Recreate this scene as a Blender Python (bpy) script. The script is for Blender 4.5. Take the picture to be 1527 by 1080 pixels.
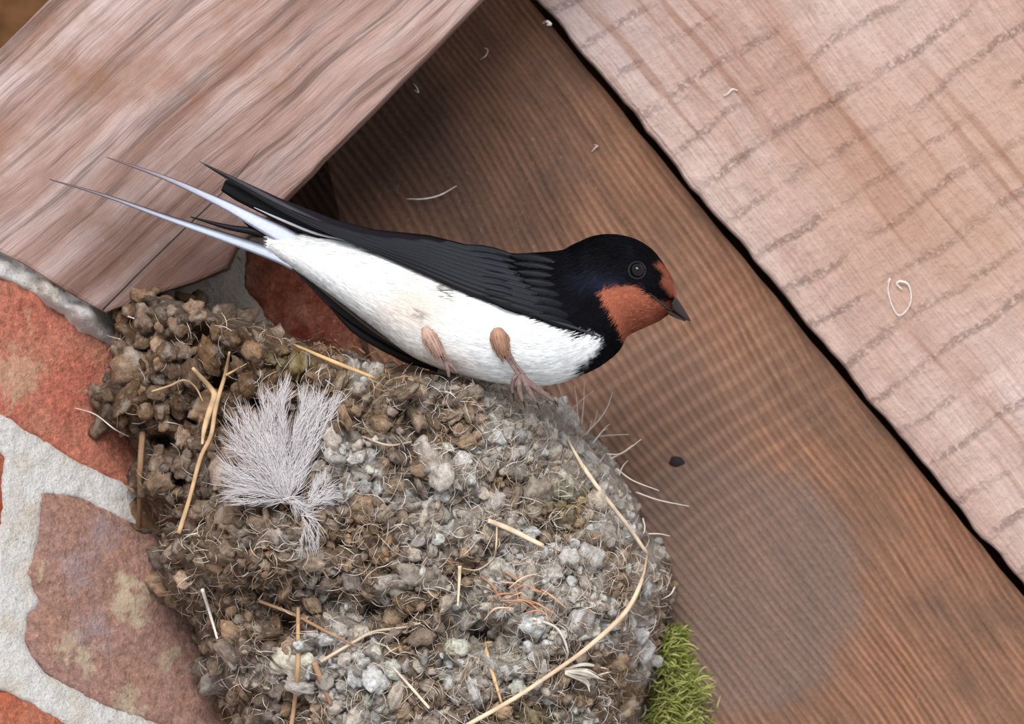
import bpy, bmesh, math, random
import numpy as np
from mathutils import Vector, Matrix, Euler
from mathutils.bvhtree import BVHTree

random.seed(11); rng = np.random.default_rng(11)
for o in list(bpy.data.objects): bpy.data.objects.remove(o)
scene = bpy.context.scene
COL = scene.collection

# ------------------------------------------------------------------ frame
# Everything is measured in photograph pixels at 0.2 mm each on a frame tilted
# with the upward look of the camera: x right, y down, d towards the viewer.
S = 0.0002
PITCH = math.radians(35)
R3 = Matrix(((1, 0, 0), (0, -math.sin(PITCH), -math.cos(PITCH)), (0, math.cos(PITCH), -math.sin(PITCH))))
C0 = Vector((0, 0, 3.9))
def L(x, y, d=0.0): return Vector(((x - 763.5) * S, (540 - y) * S, d * S))
def frame_dir(r, u, c): return R3 @ Vector((r, u, c))

# ------------------------------------------------------------------ camera
DIST = 5.0
cam = bpy.data.cameras.new('camera'); camo = bpy.data.objects.new('camera', cam); COL.objects.link(camo)
camo.matrix_world = Matrix.Translation(C0 + frame_dir(0, 0, DIST)) @ R3.to_4x4()
cam.sensor_width = 36; cam.lens = 36 * (DIST - 0.05) / (1527 * S)
cam.clip_start = 0.1; cam.clip_end = 100
cam.dof.use_dof = True; cam.dof.focus_distance = DIST - 370 * S; cam.dof.aperture_fstop = 22
scene.camera = camo

# ------------------------------------------------------------------ world and light
w = bpy.data.worlds.new('World'); scene.world = w; w.use_nodes = True
bg = w.node_tree.nodes['Background']; bg.inputs[0].default_value = (0.97, 0.98, 1.0, 1); bg.inputs[1].default_value = 0.52
def area(name, r, u, c, dist, size, power, col):
    l = bpy.data.lights.new(name, 'AREA'); l.shape = 'DISK'; l.size = size; l.energy = power; l.color = col
    o = bpy.data.objects.new(name, l); COL.objects.link(o)
    v = frame_dir(r, u, c).normalized()
    o.location = C0 + v * dist
    o.rotation_euler = v.to_track_quat('Z', 'Y').to_euler()
    return o
area('added_key_light', -0.06, 0.50, 0.86, 4.0, 1.8, 118, (1.0, 0.975, 0.945))  # added soft key light behind the camera; no doorway is built
vs = scene.view_settings
vs.view_transform = 'Standard'; vs.look = 'None'; vs.gamma = 1; vs.use_curve_mapping = False; vs.exposure = 0.45

# ------------------------------------------------------------------ helpers
def lin(c):
    c = c / 255.0
    return c / 12.92 if c <= 0.04045 else ((c + 0.055) / 1.055) ** 2.4
def rgb(r, g, b, a=1.0): return (lin(r), lin(g), lin(b), a)
def smooth(a, b, x):
    t = np.clip((np.asarray(x, float) - a) / (b - a), 0, 1); return t * t * (3 - 2 * t)

_perm = np.random.default_rng(5).permutation(256).astype(np.int64)
_val = np.random.default_rng(6).random(256) * 2 - 1
def vnoise(x, y, z=0.0):
    x = np.asarray(x, float); y = np.asarray(y, float); z = np.asarray(z, float) + 0 * x
    xi = np.floor(x).astype(np.int64); yi = np.floor(y).astype(np.int64); zi = np.floor(z).astype(np.int64)
    f = [x - xi, y - yi, z - zi]; f = [t * t * (3 - 2 * t) for t in f]
    def h(a, b, c): return _val[_perm[(_perm[(_perm[a & 255] + b) & 255] + c) & 255]]
    r = 0
    for a in (0, 1):
        for b in (0, 1):
            for c in (0, 1):
                wgt = (f[0] if a else 1 - f[0]) * (f[1] if b else 1 - f[1]) * (f[2] if c else 1 - f[2])
                r = r + wgt * h(xi + a, yi + b, zi + c)
    return r
def fbm(x, y, z=0.0, o=4):
    r = 0; a = 1.0; s = 0
    for i in range(o):
        r = r + a * vnoise(np.asarray(x) * 2 ** i + 17 * i, np.asarray(y) * 2 ** i + 31 * i, np.asarray(z) * 2 ** i); s += a; a *= 0.5
    return r / s

def poly_sdf(px, py, poly, closed=True):
    """distance to the polyline, positive inside when closed"""
    px = np.asarray(px, float); py = np.asarray(py, float)
    best = np.full(px.shape, 1e9); ins = np.zeros(px.shape, bool)
    n = len(poly)
    for i in range(n if closed else n - 1):
        ax, ay = poly[i]; bx, by = poly[(i + 1) % n]
        ex, ey = bx - ax, by - ay
        t = np.clip(((px - ax) * ex + (py - ay) * ey) / (ex * ex + ey * ey + 1e-9), 0, 1)
        best = np.minimum(best, np.hypot(px - ax - t * ex, py - ay - t * ey))
        if closed and ay != by:
            c = ((ay > py) != (by > py)) & (px < (bx - ax) * (py - ay) / (by - ay) + ax)
            ins ^= c
    return np.where(ins, best, -best) if closed else best

def mesh_data(name, V, F, col=None, smooth_shade=True, org=(763.5, 540, 0)):
    """V: (n,3) array in x,y,d pixels"""
    V = np.asarray(V, float); o = np.asarray(org, float)
    P = (V - o) * S; P[:, 1] *= -1
    me = bpy.data.meshes.new(name)
    me.from_pydata(P.tolist(), [], [tuple(int(i) for i in f) for f in F]) if not isinstance(F, np.ndarray) else me.from_pydata(P.tolist(), [], F.tolist())
    if smooth_shade: me.polygons.foreach_set('use_smooth', np.ones(len(me.polygons), bool))
    if col is not None:
        at = me.color_attributes.new('Col', 'FLOAT_COLOR', 'POINT')
        c = np.asarray(col, np.float32)
        if c.shape[1] == 3: c = np.hstack([c, np.ones((len(c), 1), np.float32)])
        at.data.foreach_set('color', c.ravel())
    me.update()
    return me
ORG = {}
def link(name, me, mat, org=(763.5, 540, 0), parent=None):
    o = bpy.data.objects.new(name, me); COL.objects.link(o)
    if me is not None and mat is not None and not me.materials: me.materials.append(mat)
    l = L(*org)
    if parent is None:
        o.matrix_world = Matrix.Translation(C0 + R3 @ l) @ R3.to_4x4()
    else:
        o.parent = parent; o.location = l - ORG[parent.name]
    ORG[o.name] = l
    return o
def make(name, V, F, mat, col=None, org=None, parent=None, smooth_shade=True):
    V = np.asarray(V, float)
    if org is None: org = tuple((V.min(0) + V.max(0)) / 2)
    return link(name, mesh_data(name, V, F, col, smooth_shade, org), mat, org, parent)
def tag(o, label, cat, group=None):
    o['label'] = label; o['category'] = cat
    if group: o['group'] = group
    return o

def outward(V, F):
    """flip a closed shell if its faces look inward (pixel frame has y down, so check in the built frame)"""
    P = np.asarray(V, float).copy(); P[:, 1] *= -1
    vol = 0.0
    for f in F:
        for k in range(1, len(f) - 1):
            vol += np.dot(P[f[0]], np.cross(P[f[k]], P[f[k + 1]]))
    return [tuple(reversed(f)) for f in F] if vol < 0 else F

def rings_mesh(rings):
    """rings: list of (m,3) arrays -> closed tube with capped ends"""
    m = len(rings[0]); V = np.vstack(rings); F = []
    for i in range(len(rings) - 1):
        for j in range(m):
            a = i * m + j; b = i * m + (j + 1) % m
            F.append((a, b, b + m, a + m))
    F.append(tuple(range(m - 1, -1, -1))); k = (len(rings) - 1) * m
    F.append(tuple(range(k, k + m)))
    return V, outward(V, F)

def catmull(P, n):
    P = np.asarray(P, float)
    if len(P) == 2: return P[0] + np.linspace(0, 1, n)[:, None] * (P[1] - P[0])
    Q = np.vstack([2 * P[0] - P[1], P, 2 * P[-1] - P[-2]])
    u = np.linspace(0, len(P) - 1 - 1e-9, n); i = u.astype(int); t = (u - i)[:, None]
    a, b, c, d = Q[i], Q[i + 1], Q[i + 2], Q[i + 3]
    return 0.5 * (2 * b + (c - a) * t + (2 * a - 5 * b + 4 * c - d) * t ** 2 + (3 * b - a - 3 * c + d) * t ** 3)

def tube(path, rad, sides=6, n=None, flat=1.0):
    path = np.asarray(path, float)
    if n: path = catmull(path, n)
    n = len(path); r = np.interp(np.linspace(0, 1, n), np.linspace(0, 1, len(np.atleast_1d(rad))), np.atleast_1d(rad)) if np.ndim(rad) else np.full(n, rad)
    T = np.gradient(path, axis=0); T /= np.linalg.norm(T, axis=1, keepdims=True) + 1e-9
    rings = []
    for i in range(n):
        c = np.array((0, 0, 1.0)) if abs(T[i][2]) < 0.9 else np.array((1.0, 0, 0))
        a = np.cross(T[i], c); a /= np.linalg.norm(a); b = np.cross(a, T[i])
        th = np.linspace(0, 2 * math.pi, sides, endpoint=False)
        rings.append(path[i] + r[i] * (np.cos(th)[:, None] * a + flat * np.sin(th)[:, None] * b))
    return rings_mesh(rings)

class Soup:
    """collects many small pieces into one part; faces are integer arrays of one width"""
    def __init__(s): s.V = []; s.F = []; s.C = []; s.n = 0
    def add(s, V, F, c):
        s.V.append(V); s.F.append(np.asarray(F) + s.n)
        c = np.asarray(c, float); s.C.append(np.tile(c[:3], (len(V), 1)) if c.ndim == 1 else c); s.n += len(V)
    def build(s, name, mat, org=None, parent=None, smooth_shade=True):
        return make(name, np.vstack(s.V), np.vstack(s.F), mat, np.vstack(s.C), org, parent, smooth_shade)
def strands(P, rad, sides=3, n=7, flat=1.0):
    """P: (N,3,3) start, middle, end; rad: (N,3) -> vertices, faces, strand index of each vertex"""
    P = np.asarray(P, float); rad = np.asarray(rad, float); N_ = len(P); t = np.linspace(0, 1, n)
    w0 = 2 * (t - 0.5) * (t - 1); w1 = -4 * t * (t - 1); w2 = 2 * t * (t - 0.5)
    C = P[:, None, 0] * w0[None, :, None] + P[:, None, 1] * w1[None, :, None] + P[:, None, 2] * w2[None, :, None]
    r = np.stack([np.interp(t, [0, 0.5, 1], q) for q in rad]) if N_ else np.zeros((0, n))
    T = np.gradient(C, axis=1); T /= np.linalg.norm(T, axis=2, keepdims=True) + 1e-9
    a = np.cross(T, np.array((0.03, 0.02, 1.0))); a /= np.linalg.norm(a, axis=2, keepdims=True) + 1e-9; b = np.cross(a, T)
    th = np.linspace(0, 2 * math.pi, sides, endpoint=False)
    V = C[:, :, None] + r[:, :, None, None] * (np.cos(th)[None, None, :, None] * a[:, :, None] + flat * np.sin(th)[None, None, :, None] * b[:, :, None])
    i, j = np.meshgrid(np.arange(n - 1), np.arange(sides), indexing='ij'); i = i.ravel(); j = j.ravel(); k = (j + 1) % sides
    f = np.column_stack([i * sides + j, (i + 1) * sides + j, (i + 1) * sides + k, i * sides + k])
    F = (f[None] + (np.arange(N_) * n * sides)[:, None, None]).reshape(-1, 4)
    return V.reshape(-1, 3), F, np.repeat(np.arange(N_), n * sides)

# ------------------------------------------------------------------ materials
class NT:
    def __init__(s, name, rough=0.85, spec=0.2):
        s.m = bpy.data.materials.new(name); s.m.use_nodes = True; s.t = s.m.node_tree
        s.b = s.t.nodes['Principled BSDF']; s.b.inputs['Roughness'].default_value = rough
        s.b.inputs['Specular IOR Level'].default_value = spec
        s.tc = s.n('ShaderNodeTexCoord')
        s.px = s.mapping(s.tc.outputs['Object'], sc=(1 / S,) * 3)
    def n(s, t, **k):
        x = s.t.nodes.new(t)
        for a, v in k.items(): setattr(x, a, v)
        return x
    def l(s, a, b): s.t.links.new(a, b)
    def mapping(s, src, loc=(0, 0, 0), rot=(0, 0, 0), sc=(1, 1, 1)):
        m = s.n('ShaderNodeMapping'); m.inputs[1].default_value = loc; m.inputs[2].default_value = rot; m.inputs[3].default_value = sc
        s.l(src, m.inputs[0]); return m.outputs[0]
    def noise(s, vec, scale=1, detail=4, rough=0.55, dist=0):
        x = s.n('ShaderNodeTexNoise'); s.l(vec, x.inputs['Vector'])
        x.inputs['Scale'].default_value = scale; x.inputs['Detail'].default_value = detail
        x.inputs['Roughness'].default_value = rough; x.inputs['Distortion'].default_value = dist
        return x.outputs[0]
    def wave(s, vec, scale, dist=2, detail=2, dscale=1, direction='Y'):
        x = s.n('ShaderNodeTexWave', wave_type='BANDS', bands_direction=direction); s.l(vec, x.inputs['Vector'])
        x.inputs['Scale'].default_value = scale; x.inputs['Distortion'].default_value = dist
        x.inputs['Detail'].default_value = detail; x.inputs['Detail Scale'].default_value = dscale
        return x.outputs['Fac']
    def ramp(s, fac, stops, interp='LINEAR'):
        x = s.n('ShaderNodeValToRGB'); e = x.color_ramp; e.interpolation = interp
        while len(e.elements) < len(stops): e.elements.new(0.5)
        for el, (p, c) in zip(e.elements, stops): el.position = p; el.color = c if len(c) == 4 else (*c, 1)
        s.l(fac, x.inputs[0]); return x.outputs[0]
    def mix(s, fac, a, b, mode='MIX'):
        x = s.n('ShaderNodeMix', data_type='RGBA', blend_type=mode)
        if isinstance(fac, (int, float)): x.inputs[0].default_value = fac
        else: s.l(fac, x.inputs[0])
        for sock, v in ((x.inputs[6], a), (x.inputs[7], b)):
            if isinstance(v, tuple): sock.default_value = v
            else: s.l(v, sock)
        return x.outputs[2]
    def math(s, op, a, b=None, c=None):
        x = s.n('ShaderNodeMath', operation=op)
        for i, v in enumerate((a, b, c)):
            if v is None: continue
            if isinstance(v, (int, float)): x.inputs[i].default_value = v
            else: s.l(v, x.inputs[i])
        return x.outputs[0]
    def bump(s, h, dist=1.0, strength=1.0, nrm=None):
        x = s.n('ShaderNodeBump'); x.inputs['Distance'].default_value = dist * S; x.inputs['Strength'].default_value = strength
        s.l(h, x.inputs['Height'])
        if nrm is not None: s.l(nrm, x.inputs['Normal'])
        return x.outputs[0]
    def out(s, col=None, nrm=None):
        if col is not None: s.l(col, s.b.inputs['Base Color'])
        if nrm is not None: s.l(nrm, s.b.inputs['Normal'])
        return s.m
def grey(v): return (v, v, v, 1)

def disc_mask(t, cx, cy, r, soft, wob, wscale):
    """round stain with a wobbly rim, centre in photograph pixels"""
    v = t.mapping(t.px, loc=(-(cx - 763.5), -(540 - cy), 0))
    ln = t.n('ShaderNodeVectorMath', operation='LENGTH'); flat = t.mapping(v, sc=(1, 1, 0)); t.l(flat, ln.inputs[0])
    nz = t.noise(t.px, wscale, 3)
    d = t.math('ADD', ln.outputs['Value'], t.math('MULTIPLY', t.math('SUBTRACT', nz, 0.5), wob))
    x = t.n('ShaderNodeMapRange', interpolation_type='SMOOTHSTEP'); t.l(d, x.inputs[0])
    x.inputs[1].default_value = r + soft; x.inputs[2].default_value = r - soft
    return x.outputs[0]

def mat_joist():
    t = NT('joist_wood', 0.8)
    wob = t.noise(t.px, 0.004, 2)
    r = t.mapping(t.px, rot=(0, 0, math.radians(-41)))
    cmb = t.n('ShaderNodeCombineXYZ'); t.l(t.math('MULTIPLY', wob, 30.0), cmb.inputs[1])
    va = t.n('ShaderNodeVectorMath', operation='ADD'); t.l(r, va.inputs[0]); t.l(cmb.outputs[0], va.inputs[1]); r = va.outputs[0]
    broad = t.noise(t.mapping(r, sc=(0.0025, 0.022, 0.02)), 1, 4, 0.55)
    streak = t.noise(t.mapping(r, sc=(0.0032, 0.085, 0.05)), 1, 5, 0.6, 0.15)
    fine = t.noise(t.mapping(r, sc=(0.02, 0.5, 0.3)), 1, 3, 0.6)
    c = t.ramp(broad, [(0.30, rgb(142, 108, 97)), (0.5, rgb(178, 148, 140)), (0.70, rgb(206, 184, 180))])
    dk = t.ramp(streak, [(0.36, grey(0.42)), (0.47, grey(0.86)), (0.62, grey(1.0))])
    c = t.mix(0.85, c, dk, 'MULTIPLY')
    c = t.mix(0.35, c, t.ramp(fine, [(0.35, grey(0.45)), (0.65, grey(1.1))]), 'MULTIPLY')
    st = t.noise(t.px, 0.008, 5, 0.6)
    c = t.mix(t.ramp(st, [(0.5, grey(0)), (0.68, grey(0.6))]), c, rgb(138, 96, 70))
    # darker brown towards the end that sits on the wall
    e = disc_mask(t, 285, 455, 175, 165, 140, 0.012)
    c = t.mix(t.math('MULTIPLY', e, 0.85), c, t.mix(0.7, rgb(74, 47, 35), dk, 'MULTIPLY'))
    speck = t.noise(t.px, 0.25, 2)
    c = t.mix(t.ramp(speck, [(0.72, grey(0)), (0.8, grey(0.5))]), c, rgb(215, 200, 190))
    h = t.math('ADD', t.math('MULTIPLY', streak, 0.8), t.math('MULTIPLY', fine, 0.3))
    return t.out(c, t.bump(h, 7, 0.8))

def mat_back():
    t = NT('rough_sawn_back_wood', 0.85)
    r = t.mapping(t.px, rot=(0, 0, math.radians(55)))
    wob = t.noise(t.px, 0.0016, 1)
    cmb = t.n('ShaderNodeCombineXYZ'); t.l(t.math('MULTIPLY', wob, 150.0), cmb.inputs[1])
    va = t.n('ShaderNodeVectorMath', operation='ADD'); t.l(r, va.inputs[0]); t.l(cmb.outputs[0], va.inputs[1]); r = va.outputs[0]
    ridge = t.wave(r, 0.0285, 1.6, 3, 0.5)
    cross = t.wave(t.mapping(r, rot=(0, 0, 0.06)), 0.0105, 2, 3, 0.9, 'X')
    grain = t.noise(t.mapping(r, sc=(0.008, 0.11, 0.1)), 1, 5, 0.6)
    grit = t.noise(t.px, 0.16, 4, 0.65)
    patch = t.noise(t.px, 0.006, 4)
    c = t.ramp(patch, [(0.32, rgb(126, 96, 80)), (0.5, rgb(148, 109, 88)), (0.7, rgb(160, 114, 88))])
    c = t.mix(0.75, c, t.ramp(grain, [(0.3, grey(0.5)), (0.62, grey(1.08))]), 'MULTIPLY')
    amt = t.ramp(patch, [(0.35, grey(0.22)), (0.6, grey(0.6))])
    c = t.mix(amt, c, t.ramp(ridge, [(0.1, grey(0.52)), (0.75, grey(1.12))]), 'MULTIPLY')
    cm = disc_mask(t, 1040, 640, 190, 110, 120, 0.01)
    c = t.mix(t.math('MULTIPLY', cm, 0.3), c, t.ramp(cross, [(0.55, grey(0.8)), (0.9, grey(1.5))]), 'MULTIPLY')
    c = t.mix(0.4, c, t.ramp(grit, [(0.3, grey(0.55)), (0.7, grey(1.2))]), 'MULTIPLY')
    # grey dusty ring left by an older nest, and grime round it
    old = disc_mask(t, 1085, 880, 205, 30, 90, 0.016)
    dust = t.mix(0.6, rgb(122, 108, 102), t.ramp(grit, [(0.3, grey(0.5)), (0.7, grey(1.1))]), 'MULTIPLY')
    c = t.mix(t.math('MULTIPLY', old, 0.6), c, dust)
    old2 = disc_mask(t, 970, 620, 190, 130, 160, 0.01)
    c = t.mix(t.math('MULTIPLY', old2, 0.6), c, t.mix(0.7, rgb(122, 98, 86), t.ramp(cross, [(0.5, grey(0.85)), (0.95, grey(1.2))]), 'MULTIPLY'))
    joist_shade = disc_mask(t, 600, 230, 210, 170, 180, 0.008)  # soft shadow beside the joist, painted into the board colour
    c = t.mix(t.math('MULTIPLY', joist_shade, 0.85), c, t.mix(0.6, rgb(54, 42, 38), t.ramp(grit, [(0.35, grey(0.6)), (0.65, grey(1.5))]), 'MULTIPLY'))
    web = t.noise(t.px, 0.06, 3, 0.6, 2.5)
    c = t.mix(t.ramp(web, [(0.66, grey(0)), (0.74, grey(0.35))]), c, rgb(170, 150, 138))
    h = t.math('ADD', t.math('MULTIPLY', ridge, 0.6), t.math('ADD', t.math('MULTIPLY', cross, 0.1), t.math('MULTIPLY', grit, 0.5)))
    return t.out(c, t.bump(h, 4.0, 0.75))

def mat_front():
    t = NT('pale_sawn_wood', 0.85)
    r = t.mapping(t.px, rot=(0, 0, math.radians(51)))
    wob = t.noise(t.px, 0.003, 2)
    cmb = t.n('ShaderNodeCombineXYZ'); t.l(t.math('MULTIPLY', wob, 50.0), cmb.inputs[1])
    va = t.n('ShaderNodeVectorMath', operation='ADD'); t.l(r, va.inputs[0]); t.l(cmb.outputs[0], va.inputs[1]); r = va.outputs[0]
    broad = t.noise(t.mapping(r, sc=(0.0016, 0.009, 0.009)), 1, 4)
    fine = t.noise(t.mapping(r, sc=(0.014, 0.22, 0.2)), 1, 5, 0.65)
    saw = t.wave(t.mapping(r, rot=(0, 0, 0.1)), 0.0046, 2.2, 5, 1.6, 'X')
    brk = t.noise(t.px, 0.012, 3)
    grit = t.noise(t.px, 0.13, 5, 0.7)
    c = t.ramp(broad, [(0.3, rgb(188, 154, 142)), (0.5, rgb(206, 179, 170)), (0.68, rgb(218, 196, 191))])
    side = t.n('ShaderNodeSeparateXYZ'); t.l(r, side.inputs[0])
    c = t.mix(0.55, c, t.ramp(fine, [(0.3, grey(0.55)), (0.6, grey(1.05))]), 'MULTIPLY')
    sm = t.math('MULTIPLY', t.ramp(saw, [(0.0, grey(1)), (0.14, grey(0))]), t.math('MULTIPLY', t.ramp(grit, [(0.4, grey(1)), (0.56, grey(0.05))]), t.ramp(brk, [(0.4, grey(0.1)), (0.62, grey(1))])))
    c = t.mix(t.math('MULTIPLY', sm, 0.24), c, rgb(132, 104, 92))
    mot = t.noise(t.mapping(r, sc=(0.03, 0.018, 0.02)), 1, 4, 0.6)
    c = t.mix(0.4, c, t.ramp(mot, [(0.35, grey(0.75)), (0.65, grey(1.08))]), 'MULTIPLY')
    c = t.mix(0.3, c, t.ramp(grit, [(0.3, grey(0.6)), (0.65, grey(1.1))]), 'MULTIPLY')
    brown = disc_mask(t, 1450, 240, 230, 190, 260, 0.006)
    c = t.mix(t.math('MULTIPLY', brown, 0.5), c, rgb(178, 132, 104))
    gre = disc_mask(t, 860, 60, 120, 100, 120, 0.01)
    c = t.mix(t.math('MULTIPLY', gre, 0.45), c, rgb(176, 160, 160))
    streak = t.noise(t.mapping(r, sc=(0.0022, 0.05, 0.05)), 1, 3, 0.5)
    c = t.mix(t.ramp(streak, [(0.30, grey(0.5)), (0.40, grey(0))]), c, rgb(140, 96, 74))
    h = t.math('ADD', t.math('MULTIPLY', fine, 0.7), t.math('SUBTRACT', t.math('MULTIPLY', grit, 0.5), t.math('MULTIPLY', sm, 0.6)))
    return t.out(c, t.bump(h, 5.5, 0.8, t.bump(mot, 22, 0.5)))

def mat_brick():
    t = NT('fired_brick', 0.92, 0.1)
    oi = t.n('ShaderNodeObjectInfo')
    big = t.noise(t.px, 0.012, 5, 0.6); grit = t.noise(t.px, 0.14, 5, 0.7); sp = t.noise(t.px, 0.3, 2)
    c = t.mix(t.ramp(big, [(0.42, grey(0)), (0.72, grey(0.55))]), oi.outputs['Color'], rgb(196, 150, 124))
    gr2 = t.noise(t.px, 0.075, 5, 0.75)
    c = t.mix(0.7, c, t.ramp(gr2, [(0.32, grey(0.5)), (0.68, grey(1.35))]), 'MULTIPLY')
    c = t.mix(0.6, c, t.ramp(grit, [(0.3, grey(0.45)), (0.7, grey(1.35))]), 'MULTIPLY')
    for cx, cy, r_, k_ in [(192, 900, 26, 0.8), (186, 870, 14, 0.7), (126, 985, 15, 0.8), (100, 962, 13, 0.7), (190, 1055, 22, 0.8), (250, 985, 14, 0.6), (20, 560, 40, 0.4)]:
        c = t.mix(t.math('MULTIPLY', disc_mask(t, cx, cy, r_, 10, 90, 0.05), k_ * 0.75), c, rgb(214, 200, 172))
    for cx, cy in [(150, 800), (112, 850), (140, 940)]:
        c = t.mix(t.math('MULTIPLY', disc_mask(t, cx, cy, 22, 18, 110, 0.045), 0.35), c, rgb(186, 176, 186))
    c = t.mix(t.ramp(sp, [(0.66, grey(0)), (0.76, grey(0.45))]), c, rgb(224, 196, 178))
    sm = t.noise(t.mapping(t.px, loc=(4, 9, 2)), 0.017, 4, 0.6, 0.6)
    c = t.mix(t.ramp(sm, [(0.64, grey(0)), (0.72, grey(0.7))]), c, rgb(206, 190, 160))
    return t.out(c, t.bump(grit, 10, 0.9))
def mat_mortar():
    t = NT('lime_mortar', 0.95, 0.1)
    big = t.noise(t.px, 0.015, 5, 0.6); grit = t.noise(t.px, 0.15, 5, 0.7); sp = t.noise(t.px, 0.09, 3, 0.6)
    c = t.ramp(big, [(0.3, rgb(228, 216, 202)), (0.5, rgb(246, 243, 240)), (0.7, rgb(252, 251, 251))])
    c = t.mix(0.5, c, t.ramp(grit, [(0.3, grey(0.66)), (0.55, grey(1.08))]), 'MULTIPLY')
    c = t.mix(t.ramp(sp, [(0.68, grey(0)), (0.74, grey(0.6))]), c, rgb(120, 104, 92))
    mortar_shade = disc_mask(t, 330, 440, 190, 80, 120, 0.012)  # shade of the joist painted into the mortar colour
    c = t.mix(t.math('MULTIPLY', mortar_shade, 0.6), c, rgb(140, 122, 108))
    return t.out(c, t.bump(grit, 12, 1.0))
def mat_mud(src):
    t = NT('nest_mud_' + src, 0.95, 0.1)
    if src == 'pellet':
        t.px = t.mapping(t.tc.outputs['Object'], sc=(0.28 / S,) * 3)
    if src == 'pellet': base = t.n('ShaderNodeObjectInfo').outputs['Color']
    else:
        a = t.n('ShaderNodeVertexColor', layer_name='Col'); base = a.outputs[0]
    g = t.noise(t.px, 0.11, 6, 0.72); h2 = t.noise(t.px, 0.3, 3, 0.6); p = t.noise(t.px, 0.045, 4, 0.6)
    c = t.mix(0.8, base, t.ramp(g, [(0.32, grey(0.38)), (0.66, grey(1.45))]), 'MULTIPLY')
    c = t.mix(t.ramp(p, [(0.54, grey(0)), (0.68, grey(0.6))]), c, rgb(196, 189, 182))
    c = t.mix(t.ramp(h2, [(0.62, grey(0)), (0.72, grey(0.5))]), c, rgb(214, 206, 196))
    return t.out(c, t.bump(g, 11, 1.0))
def mat_col(name, rough=0.8, spec=0.2, bumpy=0.0, sheen=0.0):
    t = NT(name, rough, spec)
    a = t.n('ShaderNodeVertexColor', layer_name='Col'); c = a.outputs[0]
    g = t.noise(t.px, 0.15, 3, 0.6)
    c = t.mix(0.3, c, t.ramp(g, [(0.3, grey(0.7)), (0.7, grey(1.15))]), 'MULTIPLY')
    if sheen: t.b.inputs['Sheen Weight'].default_value = sheen
    return t.out(c, t.bump(g, 2, bumpy) if bumpy else None)
def mat_plain(name, col, rough=0.6, spec=0.3, var=0.2, scale=0.1):
    t = NT(name, rough, spec); g = t.noise(t.px, scale, 3)
    c = t.mix(1.0, col, t.ramp(g, [(0.3, grey(1 - var)), (0.7, grey(1 + var))]), 'MULTIPLY')
    return t.out(c, t.bump(g, 1.5, 0.4))

def mat_down():
    t = NT('white_down', 0.9, 0.1); n = t.noise(t.px, 0.03, 2)
    c = t.ramp(n, [(0.3, (0.93, 0.90, 0.92)), (0.7, (1.0, 0.98, 0.99))]); t.out(c)
    tr = t.n('ShaderNodeBsdfTranslucent'); t.l(c, tr.inputs[0]); mx = t.n('ShaderNodeMixShader'); mx.inputs[0].default_value = 0.5
    t.l(t.b.outputs[0], mx.inputs[1]); t.l(tr.outputs[0], mx.inputs[2]); t.l(mx.outputs[0], t.t.nodes['Material Output'].inputs[0])
    return t.m
M = dict(joist=mat_joist(), back=mat_back(), front=mat_front(), brick=mat_brick(), mortar=mat_mortar(),
         pellet=mat_mud('pellet'), mud=mat_mud('mass'), straw=mat_col('dry_straw', 0.7, 0.25),
         plumage=mat_col('plumage', 0.8, 0.06, 0.4), vane=mat_col('flight_feather', 0.5, 0.16, 0.15),
         moss=mat_col('moss', 0.8, 0.15), down=mat_down(),
         horn=mat_plain('dark_horn', rgb(42, 32, 30), 0.4, 0.5), eye=mat_plain('eye', rgb(6, 5, 6), 0.05, 0.35, 0.0),
         skin=mat_plain('leg_skin', rgb(122, 100, 96), 0.55, 0.3, 0.35, 0.2), thread=mat_plain('cobweb_silk', rgb(235, 232, 230), 0.6),
         board=mat_plain('dark_boarding', rgb(96, 66, 42), 0.85, 0.15, 0.4, 0.02), dark=mat_plain('dark_dropping', rgb(40, 34, 33), 0.8))

# ------------------------------------------------------------------ timber
def slab(name, poly, d_top, d_bot, mat, bevel=5.0, wob=0.0, parent=None, step=40):
    """board with the given outline, rounded arrises and slightly uneven edges; d_top/d_bot are functions of x,y"""
    P = []
    n = len(poly)
    for i in range(n):
        a = np.array(poly[i], float); b = np.array(poly[(i + 1) % n], float)
        k = max(1, int(np.hypot(*(b - a)) / step))
        for j in range(k): P.append(a + (b - a) * j / k)
    P = np.array(P); T = np.roll(P, -1, 0) - np.roll(P, 1, 0); T /= np.linalg.norm(T, axis=1, keepdims=True)
    Nn = np.stack([T[:, 1], -T[:, 0]], 1)
    if poly_sdf(P[:1, 0] + Nn[:1, 0], P[:1, 1] + Nn[:1, 1], P.tolist())[0] < 0: Nn = -Nn     # inward
    P = P + Nn * (wob * fbm(P[:, 0] * 0.03, P[:, 1] * 0.03, 0, 3))[:, None]
    rows = []
    prof = [(0, None), (0, -bevel), (bevel * 0.3, -bevel * 0.3), (bevel, 0)]
    for inset, dd in prof:
        Q = P + Nn * inset
        d = d_bot(Q[:, 0], Q[:, 1]) if dd is None else d_top(Q[:, 0], Q[:, 1]) + dd
        rows.append(np.column_stack([Q, d + 0 * Q[:, 0]]))
    V, F = rings_mesh(rows)
    o = make(name, V, F, mat, org=(763.5, 540, 0), smooth_shade=False, parent=parent)
    return o

const = lambda v: (lambda x, y: v + 0 * np.asarray(x, float))
backd = lambda x, y: -130 + 0.035 * (np.asarray(x, float) - 763) + 0.0 * np.asarray(y, float)

ceil_o = slab('ceiling', [(-900, -900), (2500, -900), (2500, 2000), (-900, 2000)], const(-330), const(-420), M['board'], 5)
ceil_o['kind'] = 'structure'; ceil_o['label'] = 'dark boarding behind the timbers, seen in the top left corner'

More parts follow.
